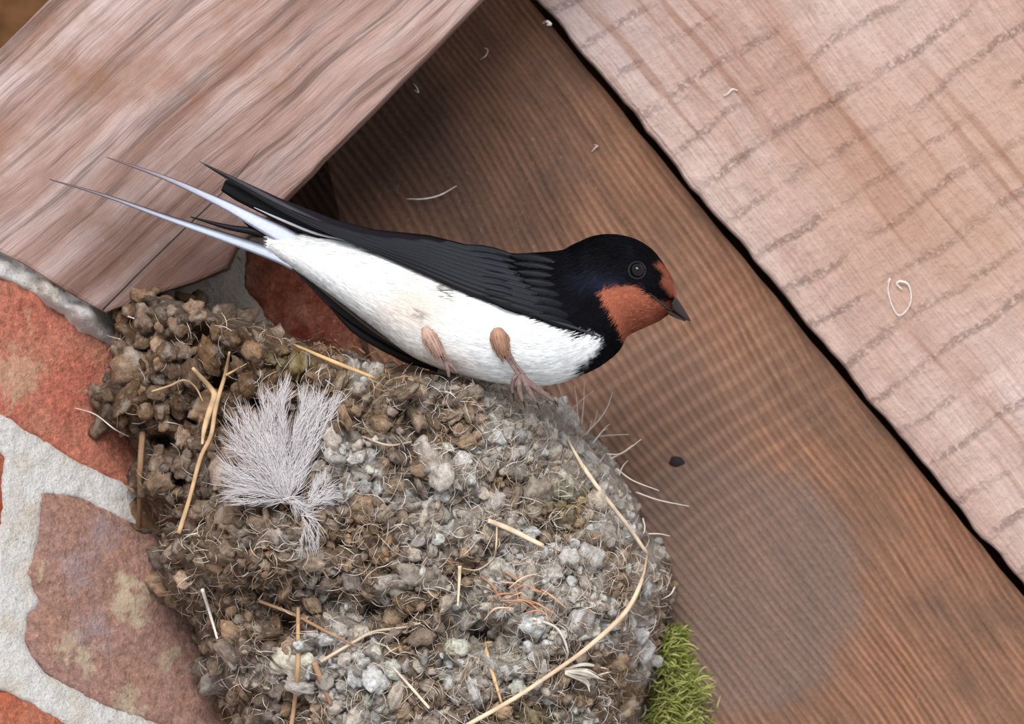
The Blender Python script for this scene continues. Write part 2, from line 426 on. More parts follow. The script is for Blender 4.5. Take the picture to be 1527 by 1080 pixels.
# the back board ends in a narrow dark slit beside the pale board
def edge_shift(k): return [(800 + k * 0.77 - 700, -850 - k * 0.64), (800 + k * 0.77, -k * 0.64), (1527 + k * 0.77, 880 - k * 0.64), (1527 + 760 + k * 0.77, 880 + 920 - k * 0.64)]
e = edge_shift(-9)
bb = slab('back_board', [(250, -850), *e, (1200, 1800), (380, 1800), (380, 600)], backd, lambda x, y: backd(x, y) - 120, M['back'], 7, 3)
tag(bb, 'dark brown rough-sawn board with fine ridges behind the swallow and nest', 'board')
e = edge_shift(8)
fb = slab('pale_board', [(777, -40), *e[1:], (2600, 1800), (2600, -850), (1590, -850)], lambda x, y: -55 + 0 * x, lambda x, y: -230 + 0 * x, M['front'], 8, 7, step=18)
tag(fb, 'pale pinkish sawn board crossing the upper right corner', 'board')
JD = 190
jl = [(-700, 770), (-420, 120), (-400, 130)]
jo = slab('timber_joist', [(-420, 490), (75, -5), (900, -830), (1545, -830), (720, -4), (440, 281), (352, 371), (338, 402), (290, 421), (240, 437), (200, 450), (156, 466), (120, 448), (60, 410), (0, 376), (-200, 262)],
          const(JD), const(-126), M['joist'], 6, 2, step=30)
tag(jo, 'reddish streaky timber joist in the upper left, behind the tail streamers', 'beam')
# long drying crack along the joist: a thin dark sliver of shadow cut as a groove insert
crack = catmull([(152, 462), (215, 398), (280, 335), (345, 272), (385, 222)], 30)
crack = np.column_stack([crack, np.full(30, JD + 0.3)])
V, F = tube(crack, [1.2, 0.9, 1.1, 0.6, 0.2], 5, None, 0.3)
o = link('drying_crack', mesh_data('drying_crack', V, F, None, True, (280, 335, JD)), M['dark'], (280, 335, JD), jo)
o['label'] = 'dark hairline crack along the joist'

# ------------------------------------------------------------------ brick wall
def xL(y): return 455 + 0.30 * (np.asarray(y, float) - 300)
def wall_d(x, y):
    x = np.asarray(x, float); y = np.asarray(y, float)
    return -132 + 0.62 * (xL(y) - x)
def grid_mesh(x0, x1, y0, y1, step, keep, zf):
    xs = np.arange(x0, x1 + step, step); ys = np.arange(y0, y1 + step, step)
    X, Y = np.meshgrid(xs, ys); Z = zf(X, Y); K = keep(X, Y)
    idx = np.full(X.shape, -1)
    cell = K[:-1, :-1] | K[1:, :-1] | K[:-1, 1:] | K[1:, 1:]
    used = np.zeros(X.shape, bool)
    used[:-1, :-1] |= cell; used[1:, :-1] |= cell; used[:-1, 1:] |= cell; used[1:, 1:] |= cell
    idx[used] = np.arange(used.sum())
    V = np.column_stack([X[used], Y[used], Z[used]])
    a = idx[:-1, :-1][cell]; b = idx[:-1, 1:][cell]; c = idx[1:, 1:][cell]; d = idx[1:, :-1][cell]
    F = np.column_stack([a, d, c, b])
    return V, F, used, X, Y
END = [(-700, -40), (-200, 262), (0, 376), (60, 410), (120, 448), (156, 466)]
bricks = [
 ('red', [(-500, 120), (0, 412), (60, 440), (128, 488), (165, 515), (330, 610), (420, 760), (330, 780), (215, 735), (165, 715), (100, 682), (50, 652), (0, 618), (-500, 320)], (206, 124, 104), 'orange-red brick under the joist'),
 ('mauve', [(62, 736), (112, 740), (160, 765), (240, 803), (340, 870), (520, 1000), (620, 1260), (400, 1160), (250, 1088), (130, 1040), (62, 1004), (35, 960), (40, 918), (56, 900), (45, 872), (54, 800), (60, 760)], (178, 140, 130), 'mauve-brown brick with a mortar smear'),
 ('low', [(-500, 720), (0, 1026), (42, 1046), (100, 1084), (320, 1220), (320, 1500), (-500, 1100)], (200, 112, 86), 'orange brick in the lower left corner'),
 ('side', [(-600, 300), (-8, 668), (7, 684), (2, 720), (-6, 850), (-10, 1000), (-600, 660)], (190, 96, 70), None),
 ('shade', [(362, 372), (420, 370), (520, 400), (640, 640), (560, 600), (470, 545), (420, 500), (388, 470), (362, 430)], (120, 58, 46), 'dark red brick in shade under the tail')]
def brick_cover(x, y):
    m = np.full(np.shape(x), -1e9)
    for _, p, _, _ in bricks: m = np.maximum(m, poly_sdf(x, y, p))
    return m
def mortar_z(x, y):
    n = fbm(x * 0.03, y * 0.03, 1, 4) * 5 + fbm(x * 0.12, y * 0.12, 2, 3) * 6
    lip = poly_sdf(x, y, END, closed=False)
    up = smooth(75, 5, lip) * np.where(x < 170, 1, 0) * smooth(185, 120, x)
    z = wall_d(x, y) + n
    z = z + up * (np.maximum(JD - 22 - z, 0) + fbm(x * 0.06, y * 0.06, 31, 3) * 26)
    cov = brick_cover(x, y)
    return z - 22 * smooth(-3, 9, cov)
V, F, *_ = grid_mesh(-560, 720, 100, 1500, 4.5, lambda x, y: (x < xL(y) + 60) & ((x < 300) | (y > 356)), mortar_z)
wl = make('wall_left', V, F, M['mortar'], org=(763.5, 540, 0)); wl['kind'] = 'structure'; wl['label'] = 'old brick wall with thick pale lime mortar'
# solid core behind the face so that the wall has its thickness
core = slab('wall_core', [(-560, 100), (280, 100), (280, 364), (505, 364), (720, 1500), (-560, 1500)], lambda x, y: wall_d(x, y) - 34, lambda x, y: -320 + 0 * x, M['mortar'], 4, parent=wl)
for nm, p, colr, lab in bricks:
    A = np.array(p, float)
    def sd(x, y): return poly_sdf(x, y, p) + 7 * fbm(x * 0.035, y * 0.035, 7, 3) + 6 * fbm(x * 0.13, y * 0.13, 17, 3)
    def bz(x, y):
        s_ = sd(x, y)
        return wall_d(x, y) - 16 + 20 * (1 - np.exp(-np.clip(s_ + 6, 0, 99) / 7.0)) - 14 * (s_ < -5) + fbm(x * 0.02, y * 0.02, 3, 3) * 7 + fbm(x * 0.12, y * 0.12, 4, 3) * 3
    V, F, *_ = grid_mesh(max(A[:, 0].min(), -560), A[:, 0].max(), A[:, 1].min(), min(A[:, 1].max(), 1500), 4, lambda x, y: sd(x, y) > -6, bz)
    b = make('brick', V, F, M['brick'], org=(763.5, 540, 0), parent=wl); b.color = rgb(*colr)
    if lab: b['label'] = lab

# ------------------------------------------------------------------ nest
rim = [(172, 482), (205, 446), (240, 440), (290, 455), (340, 470), (400, 485), (440, 505), (500, 520), (560, 548), (620, 545), (680, 546), (740, 558), (790, 575), (838, 600)]
right = [(868, 640), (905, 675), (940, 730), (962, 790), (1002, 832), (1010, 880), (994, 930), (985, 985), (966, 1040), (962, 1100), (900, 1220), (760, 1300), (560, 1300), (420, 1200), (345, 1090)]
left = [(300, 1000), (285, 940), (240, 875), (222, 832), (246, 790), (200, 742), (183, 712), (204, 662), (150, 632), (128, 590), (165, 560), (163, 520)]
nest_poly = rim + right + left
side_line = rim[-1:] + right + left + rim[:1]
def circ(t): t = np.clip(t, 0, 1); return np.sqrt(np.clip(1 - (1 - t) ** 2, 0, 1))
def gs(x, y, cx, cy, sx, sy, a=0.0):
    c, s_ = math.cos(a), math.sin(a); u = (x - cx) * c + (y - cy) * s_; v = -(x - cx) * s_ + (y - cy) * c
    return np.exp(-(u / sx) ** 2 - (v / sy) ** 2)
HOLES = [(330, 572, 26), (246, 660, 18), (302, 505, 24), (214, 520, 14), (352, 536, 18), (262, 715, 16), (390, 600, 16), (560, 905, 20), (720, 945, 18), (430, 935, 20)]
def nest_base(x, y):
    x = np.asarray(x, float); y = np.asarray(y, float)
    s1 = poly_sdf(x, y, side_line, closed=False); s2 = poly_sdf(x, y, rim, closed=False); ins = poly_sdf(x, y, nest_poly) > 0
    ed = np.maximum(wall_d(x, y), -125)
    B = np.maximum(400 - ed, 60)
    h = ed + B * circ(s1 / 230) ** 0.9 * (0.35 + 0.65 * circ(s2 / 46)) 
    h = np.where(ins, h, np.maximum(ed - 20, -126))
    for hx, hy, hr in HOLES: h = h - 75 * gs(x, y, hx, hy, hr, hr * 0.8)
    h = h + 75 * gs(x, y, 345, 815, 130, 42, -0.25) - 95 * gs(x, y, 300, 610, 105, 95) - 50 * gs(x, y, 470, 905, 150, 32, 0.1) - 35 * gs(x, y, 360, 500, 140, 40)
    h = h - 40 * gs(x, y, 720, 945, 70, 30) - 26 * gs(x, y, 735, 820, 45, 32) + 24 * gs(x, y, 600, 840, 90, 60)
    return h
def nest_fine_raw(x, y):
    lump = fbm(x * 0.02, y * 0.02, 5, 3) * 34 + np.abs(fbm(x * 0.03, y * 0.03, 8, 2)) * 52 + np.abs(fbm(x * 0.075, y * 0.075, 12, 2)) * 24 + fbm(x * 0.2, y * 0.2, 9, 2) * 5 - 26
    return nest_base(x, y) + lump
_gx = np.arange(90, 1050, 4.0); _gy = np.arange(410, 1330, 4.0); _GX, _GY = np.meshgrid(_gx, _gy); _NF = nest_fine_raw(_GX, _GY)
def nest_fine(x, y):
    u = np.clip((np.asarray(x, float) - 90) / 4, 0, len(_gx) - 1.001); v = np.clip((np.asarray(y, float) - 410) / 4, 0, len(_gy) - 1.001)
    i = v.astype(int); j = u.astype(int); a = u - j; b = v - i
    return (_NF[i, j] * (1 - a) + _NF[i, j + 1] * a) * (1 - b) + (_NF[i + 1, j] * (1 - a) + _NF[i + 1, j + 1] * a) * b
def nest_col(x, y, jit=0.0):
    """plumage-free mud: dark brown at the wall, tan in the middle, whitened on the outer right"""
    x = np.asarray(x, float); y = np.asarray(y, float)
    brown = np.array([lin(134), lin(107), lin(84)]); tan = np.array([lin(178), lin(150), lin(122)]); pale = np.array([lin(238), lin(230), lin(222)]); grey_ = np.array([lin(160), lin(142), lin(128)])
    a = smooth(400, 560, x + 0.2 * (y - 600) + 60 * fbm(x * 0.01, y * 0.01, 3, 2))[..., None]
    b = (smooth(0.42, 0.78, 0.5 + 1.5 * fbm(x * 0.013, y * 0.013, 11, 4) + 0.16 * gs(x, y, 800, 700, 190, 150) - 0.12 * gs(x, y, 560, 930, 200, 60)) * (0.12 + 0.78 * a[..., 0]))[..., None]
    g = np.clip(0.5 + 1.6 * fbm(x * 0.03, y * 0.03, 21, 2), 0, 1)[..., None]
    dull = (tan * g + grey_ * (1 - g)) * a + brown * (0.75 + 0.6 * g) * (1 - a)
    c = dull * (1 - b) + pale * b
    t_ = gs(x, y, 620, 830, 110, 60)[..., None] * 0.5 + gs(x, y, 330, 900, 60, 70)[..., None] * 0.4
    c = c * (1 - t_) + tan * t_
    gm = np.clip(gs(x, y, 842, 742, 34, 34) * 0.55 + gs(x, y, 458, 715, 14, 40) * 0.6 + gs(x, y, 440, 545, 40, 14) * 0.4 + gs(x, y, 820, 1070, 60, 14) * 0.5, 0, 0.6)[..., None]
    c = c * (1 - gm) + gm * np.array([lin(136), lin(138), lin(78)])
    return c * (1 + jit)
nest_org = (600, 1290, 100)
nest = link('mud_nest', None, None, nest_org); tag(nest, 'cup nest of mud pellets, straw and hair built against the brick wall', 'nest')
V, F, *_ = grid_mesh(110, 1030, 425, 1320, 3, lambda x, y: poly_sdf(x, y, nest_poly) > -3, nest_fine_raw)
c = nest_col(V[:, 0], V[:, 1]) * 0.6  # shell colour darkened, painting shade into the crevices between pellets
make('mud_shell', V, F, M['mud'], c, org=nest_org, parent=nest)

def lump_mesh(seed, sub):
    bm = bmesh.new(); bmesh.ops.create_icosphere(bm, subdivisions=sub, radius=1.0)
    P = np.array([v.co for v in bm.verts]); Fc = np.array([tuple(v.index for v in f.verts) for f in bm.faces]); bm.free()
    n = fbm(P[:, 0] * 0.9 + seed * 7, P[:, 1] * 0.9, P[:, 2] * 0.9 + seed, 2)
    n2 = np.abs(fbm(P[:, 0] * 1.7 + seed * 3, P[:, 1] * 1.7, P[:, 2] * 1.7 + seed, 3)); n3 = fbm(P[:, 0] * 5 + seed, P[:, 1] * 5, P[:, 2] * 5, 2)
    return P * (0.82 + 0.65 * n + 0.75 * n2 + 0.12 * n3)[:, None], Fc
variants = [lump_mesh(k, 2) for k in range(14)]
pell_me = []
for k in range(14):
    P, Fc = lump_mesh(k, 3)
    me = bpy.data.meshes.new('mud_pellet'); me.from_pydata((P * 0.01).tolist(), [], Fc.tolist())
    me.polygons.foreach_set('use_smooth', np.ones(len(Fc), bool)); me.materials.append(M['pellet']); pell_me.append(me)
def normal_at(x, y):
    e_ = 8.0
    gx = (nest_base(x + e_, y) - nest_base(x - e_, y)) / (2 * e_); gy = (nest_base(x, y + e_) - nest_base(x, y - e_)) / (2 * e_)
    n = np.stack([-gx, -gy, np.ones_like(gx)], -1); return n / np.linalg.norm(n, axis=-1, keepdims=True)
# scatter with spacing
cand = np.column_stack([rng.uniform(125, 1015, 26000), rng.uniform(440, 1180, 26000)])
sdn = poly_sdf(cand[:, 0], cand[:, 1], nest_poly); cand = cand[sdn > -1]
for hx, hy, hr in HOLES: cand = cand[np.hypot(cand[:, 0] - hx, (cand[:, 1] - hy) * 1.2) > hr * 0.9]
size = np.clip(rng.lognormal(math.log(12.5), 0.42, len(cand)), 6, 27)
size *= np.where((cand[:, 0] < 430) & (cand[:, 1] < 780), 1.35, 1.0) * np.where(cand[:, 0] > 700, 0.85, 1.0)
acc = []; cellmap = {}
for i, (x, y) in enumerate(cand):
    r = size[i]; k = (int(x // 30), int(y // 30)); ok = True
    for a in (-1, 0, 1):
        for b in (-1, 0, 1):
            for j in cellmap.get((k[0] + a, k[1] + b), ()):
                if (cand[j, 0] - x) ** 2 + (cand[j, 1] - y) ** 2 < (0.69 * (r + size[j])) ** 2: ok = False; break
            if not ok: break
        if not ok: break
    if ok: acc.append(i); cellmap.setdefault(k, []).append(i)
acc = np.array(acc); X, Y, RR = cand[acc, 0], cand[acc, 1], size[acc]
Hh = nest_fine(X, Y); NN = normal_at(X, Y)
vis = (X > 0) & (Y < 1075)
order = np.argsort(-RR * vis); mass = Soup()
CC = nest_col(X, Y) * np.exp(rng.normal(0.02, 0.25, len(X)))[:, None] * (1 + rng.normal(0, 1, (len(X), 1)) * np.array([0.03, 0.0, -0.05]))
CC = np.clip(CC, 0.02, 0.86)
for rank, i in enumerate(order):
    r = RR[i]; pos = np.array([X[i], Y[i], Hh[i] + r * random.uniform(-0.40, 0.30)])
    rot = Euler((random.uniform(0, 6.28), random.uniform(0, 6.28), random.uniform(0, 6.28))).to_matrix()
    sq = (random.uniform(0.8, 1.6), random.uniform(0.7, 1.15), random.uniform(0.45, 0.9))
    k = random.randrange(14)
    if rank < 300:
        o = bpy.data.objects.new('mud_pellet', pell_me[k]); COL.objects.link(o); o.parent = nest
        o.location = L(*pos) - ORG[nest.name]; o.rotation_euler = rot.to_euler(); o.scale = [r * S / 0.01 * q for q in sq]
        o.color = (*CC[i], 1)
    else:
        P, Fc = variants[k]
        Q = (np.asarray(rot) @ (P * np.array(sq) * r).T).T; Q[:, 1] *= -1
        mass.add(Q + pos, Fc, CC[i])
for dx_, dy_, r, d_ in [(206, 440, 11, 196), (219, 444, 13, 194), (190, 462, 13, 182), (246, 446, 12, 170), (232, 432, 7, 192), (180, 474, 11, 168), (268, 446, 14, 80), (292, 446, 12, 60), (176, 470, 10, 130), (256, 462, 16, 96), (222, 466, 17, 128), (300, 462, 13, 60), (322, 470, 12, 40), (198, 482, 18, 120), (345, 478, 12, 20)]:
    P, Fc = variants[int(dx_ + dy_) % 14]; mass.add(P * np.array([1.1, 0.9, 0.8]) * r + np.array([dx_, dy_, d_]), Fc, nest_col(np.array([300.0]), np.array([600.0]))[0] * random.uniform(0.8, 1.5))
ms = mass.build('mud_pellet_mass', M['mud'], nest_org, nest); ms['kind'] = 'stuff'

# straws -----------------------------------------------------------
def on_nest(pts, lift=8, sag=0.0):
    out = []
    for p in pts:
        x, y = p[0], p[1]; extra = p[2] if len(p) > 2 else 0
        out.append((x, y, float(np.max(nest_fine(np.array([x, x - 8, x + 8, x]), np.array([y, y, y - 8, y + 8])))) + lift + extra))
    return out
def shade(c, k): return tuple(lin(v) * k for v in c)
def straw(pts, wid, colr, name='straw', lift=10, flat=0.6, n=None):
    pts = on_nest(pts, lift); n = n or max(8, 5 * len(pts))
    V, F = tube(pts, wid, 6, n, flat)
    base = np.array(shade(colr, 1.0)); cc = base * (1 + 0.25 * vnoise(V[:, 0] * 0.08, V[:, 1] * 0.08))[:, None]
    o = make(name, V, F, M['straw'], np.clip(cc, 0, 1), parent=nest); return o
PALE = (224, 206, 182); TAN = (204, 172, 132); BRN = (150, 116, 88); WHT = (236, 228, 214)
straw([(846, 655), (872, 700), (905, 745), (940, 790), (966, 828)], [1.5, 3.4, 3.2, 3.2, 3], PALE, lift=26)
straw([(966, 828), (956, 868), (930, 915), (880, 960), (840, 990), (770, 1036), (700, 1076), (650, 1105)], [2.6, 3.2, 3.8, 3.4, 3.2, 3.4, 3], (220, 194, 166), lift=34)
straw([(962, 848), (948, 890), (920, 935)], [2, 3, 1], TAN, lift=22)
straw([(728, 775), (760, 788), (810, 813)], [3.6, 4.2, 3.4], (226, 202, 176), lift=16)
straw([(438, 514), (500, 540), (560, 564)], [2.2, 3, 2.6], (214, 178, 128), lift=24)
straw([(289, 549, 30), (314, 578, 30), (321, 592, 30), (314, 612, 30), (306, 640, 30), (303, 662, 25)], [2.5, 4, 6, 5, 4, 2], (206, 176, 140), 'root')
straw([(344, 525, 30), (337, 558, 30), (328, 588, 30), (322, 614, 30), (316, 650, 30), (300, 684, 25), (285, 740, 15), (268, 795, 10)], [1.6, 3, 3.4, 3.6, 3.4, 3.4, 3.2, 4], (198, 166, 128), 'root')
straw([(337, 560, 30), (352, 552, 26), (372, 541, 20)], [2, 1.6, 0.8], TAN, 'root')
straw([(227, 584, 40), (255, 575, 40), (275, 567, 40), (292, 577, 34), (304, 600, 26)], [1.4, 1.6, 1.6, 1.4, 1], (190, 160, 124), 'root')
straw([(212, 645, 20), (209, 700, 20), (204, 798, 20)], [5, 4.5, 2.6], (150, 118, 92))
straw([(303, 878), (312, 910), (325, 952)], [2.8, 2.6, 1.6], (240, 234, 224), lift=14)
straw([(446, 905), (446, 990), (440, 1050), (434, 1090)], [3, 3.6, 3.4, 4], (186, 150, 116), lift=16)
straw([(470, 985), (482, 1015), (496, 1050)], [5, 5, 3], (160, 128, 102), lift=12)
straw([(388, 895), (441, 916), (490, 940), (535, 962)], [2.6, 2.6, 2.4, 1.2], (172, 138, 108), lift=14)
straw([(480, 984), (524, 958), (558, 940), (600, 934), (628, 927)], [2.6, 2.2, 2.2, 2, 1.5], (206, 184, 158), lift=14)
straw([(587, 992), (612, 1020), (641, 1053)], [1.6, 2.2, 2.2], (222, 206, 184), lift=12)
straw([(724, 958), (728, 980), (738, 1012), (748, 1046)], [3, 3.4, 3, 1.6], (214, 180, 138), lift=14)
straw([(724, 958), (734, 956)], [2.2, 1.8], (214, 184, 146), lift=15)
straw([(686, 842), (685, 870), (683, 902)], [3, 2.4, 1.5], (228, 208, 180), lift=12)
straw([(741, 783), (740, 812), (735, 832), (713, 848), (690, 846)], [1.4, 1.4, 1.3, 1.2, 1], (208, 184, 160), lift=14)
straw([(541, 650), (580, 663), (615, 658)], [1.4, 1.8, 1.2], (190, 168, 150))
straw([(560, 566), (600, 545), (640, 552)], [1.2, 1.4, 1], (170, 134, 104))
straw([(795, 920), (830, 935), (846, 968), (842, 985)], [2, 2, 1.6, 1.2], (220, 208, 196), lift=13)
straw([(753, 850), (790, 875), (815, 885)], [3, 2.6, 1.6], (178, 148, 122), lift=12)
straw([(475, 836), (492, 862)], [1.4, 1.2], (190, 164, 136), lift=14)
straw([(120 + 46, 470, 20), (185, 471, 20), (200, 475, 20)], [1.8, 1.8, 1], (226, 216, 206), 'hair')
straw([(138, 480, 30), (152, 498, 30), (178, 506, 26)], [1.1, 1.1, 0.8], (214, 206, 198), 'hair')
straw([(105, 608, 6), (140, 618, 6), (170, 640, 6), (192, 652, 6)], [0.9, 1, 1, 0.8], (214, 206, 198), 'hair')
for k in range(14):        # curl of orange-brown hay on the lower right
    cx, cy = 795 + random.gauss(0, 24), 888 + random.gauss(0, 13); a = random.uniform(-0.5, 0.9)
    straw([(cx - 24 * math.cos(a), cy - 24 * math.sin(a)), (cx + random.uniform(-6, 6), cy - random.uniform(2, 12)), (cx + 24 * math.cos(a), cy + 24 * math.sin(a))], [0.8, 1.6, 0.8], random.choice([(206, 160, 126), (190, 140, 108), (222, 190, 160)]), 'hay_curl', lift=15)
for k in range(8):         # torn pale husk caught beside the long stalk
    yy = 990 + k * 4
    straw([(842, 996 + k), (872, yy + random.uniform(-3, 3)), (902 + random.uniform(-30, 22), yy + 4 + random.uniform(-14, 12))], [1.2, random.uniform(1.5, 3.6), 0.6], random.choice([WHT, (226, 214, 198)]), 'husk', lift=15 + k * 0.8, flat=0.35)
for k in range(16):        # rootlets curling over the rim below the tail
    x0 = random.uniform(450, 590); y0 = 505 + (x0 - 450) * 0.33 + random.uniform(-6, 16); q = random.uniform(20, 50)
    straw([(x0, y0, 14), (x0 + q * 0.5, y0 - random.uniform(4, 16), 22), (x0 + q, y0 + random.uniform(0, 16), 10)], [0.7, 1.3, 0.7], random.choice([(168, 124, 94), (196, 164, 132), (146, 106, 80)]), 'rootlet', lift=12)
hairs = [[(845, 606), (838, 590), (832, 570)], [(862, 632), (861, 604), (857, 575)], [(868, 634), (871, 600), (872, 568)], [(848, 618), (864, 600), (886, 583)],
         [(872, 650), (895, 625), (907, 606), (914, 585)], [(880, 642), (888, 628), (892, 612)], [(884, 662), (902, 640), (910, 633)], [(893, 652), (915, 650), (939, 649)],
         [(910, 686), (935, 673), (957, 656)], [(905, 678), (925, 678), (945, 664)], [(924, 710), (930, 696), (937, 688)], [(920, 700), (945, 718), (984, 733)], [(950, 736), (985, 748), (1030, 757)],
         [(968, 798), (985, 798), (1000, 801)], [(876, 648), (880, 640), (883, 628)], [(888, 658), (898, 645), (906, 640)], [(960, 775), (963, 790), (958, 804)], [(1008, 878), (1000, 890), (975, 902)]]
for h in hairs:
    z0 = float(nest_base(np.array([h[0][0] - 12]), np.array([h[0][1] + 8]))[0])
    pts = [(x, y, z0 + 12 + 10 * i) for i, (x, y) in enumerate(h)]
    V, F = tube(pts, [1.3, 1.0, 0.5], 5, 14); make('hair', V, F, M['straw'], np.tile(shade((226, 216, 208), 1), (len(V), 1)), parent=nest)
fib = Soup()               # uncountable fine chaff matted into the mud
K = 9000; x = rng.uniform(170, 1000, K); y = rng.uniform(470, 1090, K)
ok = (poly_sdf(x, y, nest_poly) > 6) & ~((x < 430) & (y < 760) & (rng.random(K) < 0.75)) & ~((x < 640) & (rng.random(K) < 0.4)); x, y = x[ok], y[ok]; K = len(x)
an = rng.uniform(0, 6.28, K); q = rng.uniform(5, 22, K); bd = rng.uniform(-0.6, 0.6, K) * q; z = nest_fine(x, y) + rng.uniform(3, 12, K); ca, sa = np.cos(an), np.sin(an)
P = np.stack([np.column_stack([x - q * ca, y - q * sa, z - 4]), np.column_stack([x - bd * sa, y + bd * ca, z + 3]), np.column_stack([x + q * ca, y + q * sa, z - 4])], 1)
V, F, I = strands(P, np.column_stack([np.full(K, 0.3), rng.uniform(0.35, 0.85, K), np.full(K, 0.2)]), 3, 6)
pal = np.array([shade(c_, 1) for c_ in [(232, 224, 214), (206, 188, 166), (178, 150, 122), (130, 104, 84), (222, 214, 208), (170, 146, 124)]])
fib.add(V, F, pal[rng.integers(0, 6, K)][I])
f_ = fib.build('matted_chaff', M['straw'], nest_org, nest); f_['kind'] = 'stuff'

# ------------------------------------------------------------------ moss
ms = Soup(); K = 2600
a_ = rng.random(K); cy = 942 + 178 * a_; cx = 1006 + 8 * np.sin(cy * 0.05) + rng.normal(0, 1, K) * (9 + 15 * a_) - 2 * a_
z = -115 + rng.uniform(0, 90, K) + 40 * np.exp(-((cx - 985) / 26) ** 2)
an = rng.uniform(-0.9, 1.5, K); q = rng.uniform(6, 32, K) * (0.7 + 0.5 * a_); bend = rng.uniform(-8, 8, K); dx = q * np.cos(an); dy = -q * np.sin(an) * 0.8; dz = rng.uniform(2, 16, K)
P = np.stack([np.column_stack([cx, cy, z]), np.column_stack([cx + dx * 0.5 + bend * 0.3, cy + dy * 0.5 - bend * 0.5, z + dz * 0.7]), np.column_stack([cx + dx, cy + dy + rng.uniform(-3, 4, K), z + dz])], 1)
V, F, I = strands(P, np.column_stack([np.full(K, 0.9), rng.uniform(0.9, 1.9, K), np.full(K, 0.3)]), 4, 6, 0.5)
pal = np.array([shade(c_, 1) for c_ in [(136, 146, 70), (170, 176, 94), (104, 112, 54), (198, 198, 126), (150, 156, 88)]])
ms.add(V, F, pal[rng.integers(0, 5, K)][I])
mo = ms.build('moss_clump', M['moss'], (1005, 1080, -115)); mo['kind'] = 'stuff'; tag(mo, 'tuft of green moss growing behind the lower right edge of the nest', 'moss')

# ------------------------------------------------------------------ down feathers
def down(name, shaft, plumes, label, lift, seed):
    rr = np.random.default_rng(seed)
    zb = float(nest_fine(*shaft[0])) + lift
    root = link(name, None, None, (*shaft[0], zb)); tag(root, label, 'feather')
    sp = catmull([(x, y, max(zb, float(nest_fine(x, y)) + 10) + 4 + i * 3) for i, (x, y) in enumerate(shaft)], 20)
    V, F = tube(sp, [1.6, 1.2, 0.4], 5); make('shaft', V, F, M['down'], np.tile(shade((226, 222, 216), 1), (len(V), 1)), parent=root)
    sb = Soup()
    many = []
    for (u0, mx_, my_, tx, ty, cnt, ln) in plumes:
        for q in range(6):
            j1, j2, j3, j4 = rr.normal(0, 1, 4); many.append((u0 * rr.uniform(0, 1.6), mx_ + 7 * j1, my_ + 6 * j2, tx + 9 * j3, ty + 9 * j4, cnt // 5, ln * rr.uniform(0.9, 1.5)))
    for (u0, mx_, my_, tx, ty, cnt, ln) in many:
        p0 = sp[int(u0 * 19)]; t1 = np.array([tx, ty, max(p0[2], float(nest_fine(tx, ty)) + 14)]); pm = np.array([mx_, my_, max((p0[2] + t1[2]) / 2, float(nest_fine(mx_, my_)) + 14) + 8])
        u = rr.random(cnt) ** 0.8; w0 = 2 * (u - .5) * (u - 1); w1 = -4 * u * (u - 1); w2 = 2 * u * (u - .5)
        st = p0 * w0[:, None] + pm * w1[:, None] + t1 * w2[:, None]
        tg = p0 * (4 * u - 3)[:, None] + pm * (4 - 8 * u)[:, None] + t1 * (4 * u - 1)[:, None]; tg[:, 2] *= 0.4; tg /= np.linalg.norm(tg, axis=1, keepdims=True)
        nr = np.column_stack([-tg[:, 1], tg[:, 0], np.zeros(cnt)]); sgn = rr.choice([-1, 1], cnt) * rr.uniform(0.0, 0.42, cnt)
        l_ = ln * rr.uniform(0.5, 1.2, cnt); dr = tg + nr * sgn[:, None]; zz = rr.normal(0, 5, cnt)
        st[:, 2] += rr.normal(0, 4, cnt)
        md = st + dr * (l_ * 0.5)[:, None] + nr * (sgn * 4)[:, None]; en = st + dr * l_[:, None] - nr * (sgn * 5)[:, None]; en[:, 2] += zz
        en[:, 2] = np.maximum(en[:, 2], nest_fine(en[:, 0], en[:, 1]) + 6)
        V, F, I = strands(np.stack([st, md, en], 1), np.tile([0.5, 0.45, 0.1], (cnt, 1)), 3, 7)
        pal = np.array([shade(c_, 1) for c_ in [(250, 246, 248), (244, 238, 242), (252, 251, 252), (238, 230, 236)]]); sb.add(V, F, pal[rr.integers(0, 4, cnt)][I])
    b = sb.build('down_barbs', M['down'], (*shaft[0], zb), root); b['kind'] = 'stuff'
    return root
down('down_feather', [(432, 745), (425, 700), (424, 650), (426, 606)],
     [(0.3, 408, 650, 405, 602, 260, 26), (0.4, 424, 640, 428, 594, 260, 22), (0.3, 446, 650, 462, 600, 280, 24), (0.1, 462, 670, 488, 596, 380, 26), (0.2, 455, 660, 474, 612, 260, 24),
      (0.1, 400, 680, 368, 622, 240, 24), (0.1, 392, 694, 356, 668, 260, 26), (0.0, 388, 714, 350, 700, 280, 28), (0.0, 392, 736, 356, 736, 240, 26), (0.0, 405, 700, 385, 650, 260, 28), (0.0, 440, 715, 452, 672, 260, 26), (0.0, 436, 744, 452, 748, 120, 18), (0.05, 422, 700, 415, 650, 280, 26)],
     'white fluffy down feather fanned out on the mud nest', 16, 3)
down('down_feather', [(452, 768), (464, 752), (476, 744)],
     [(0.2, 472, 740, 486, 716, 110, 16), (0.4, 480, 745, 500, 736, 110, 14), (0.3, 478, 738, 494, 726, 90, 14), (0.0, 460, 778, 466, 806, 120, 18)],
     'small bluish-white tuft of down beside the large feather', 18, 4)

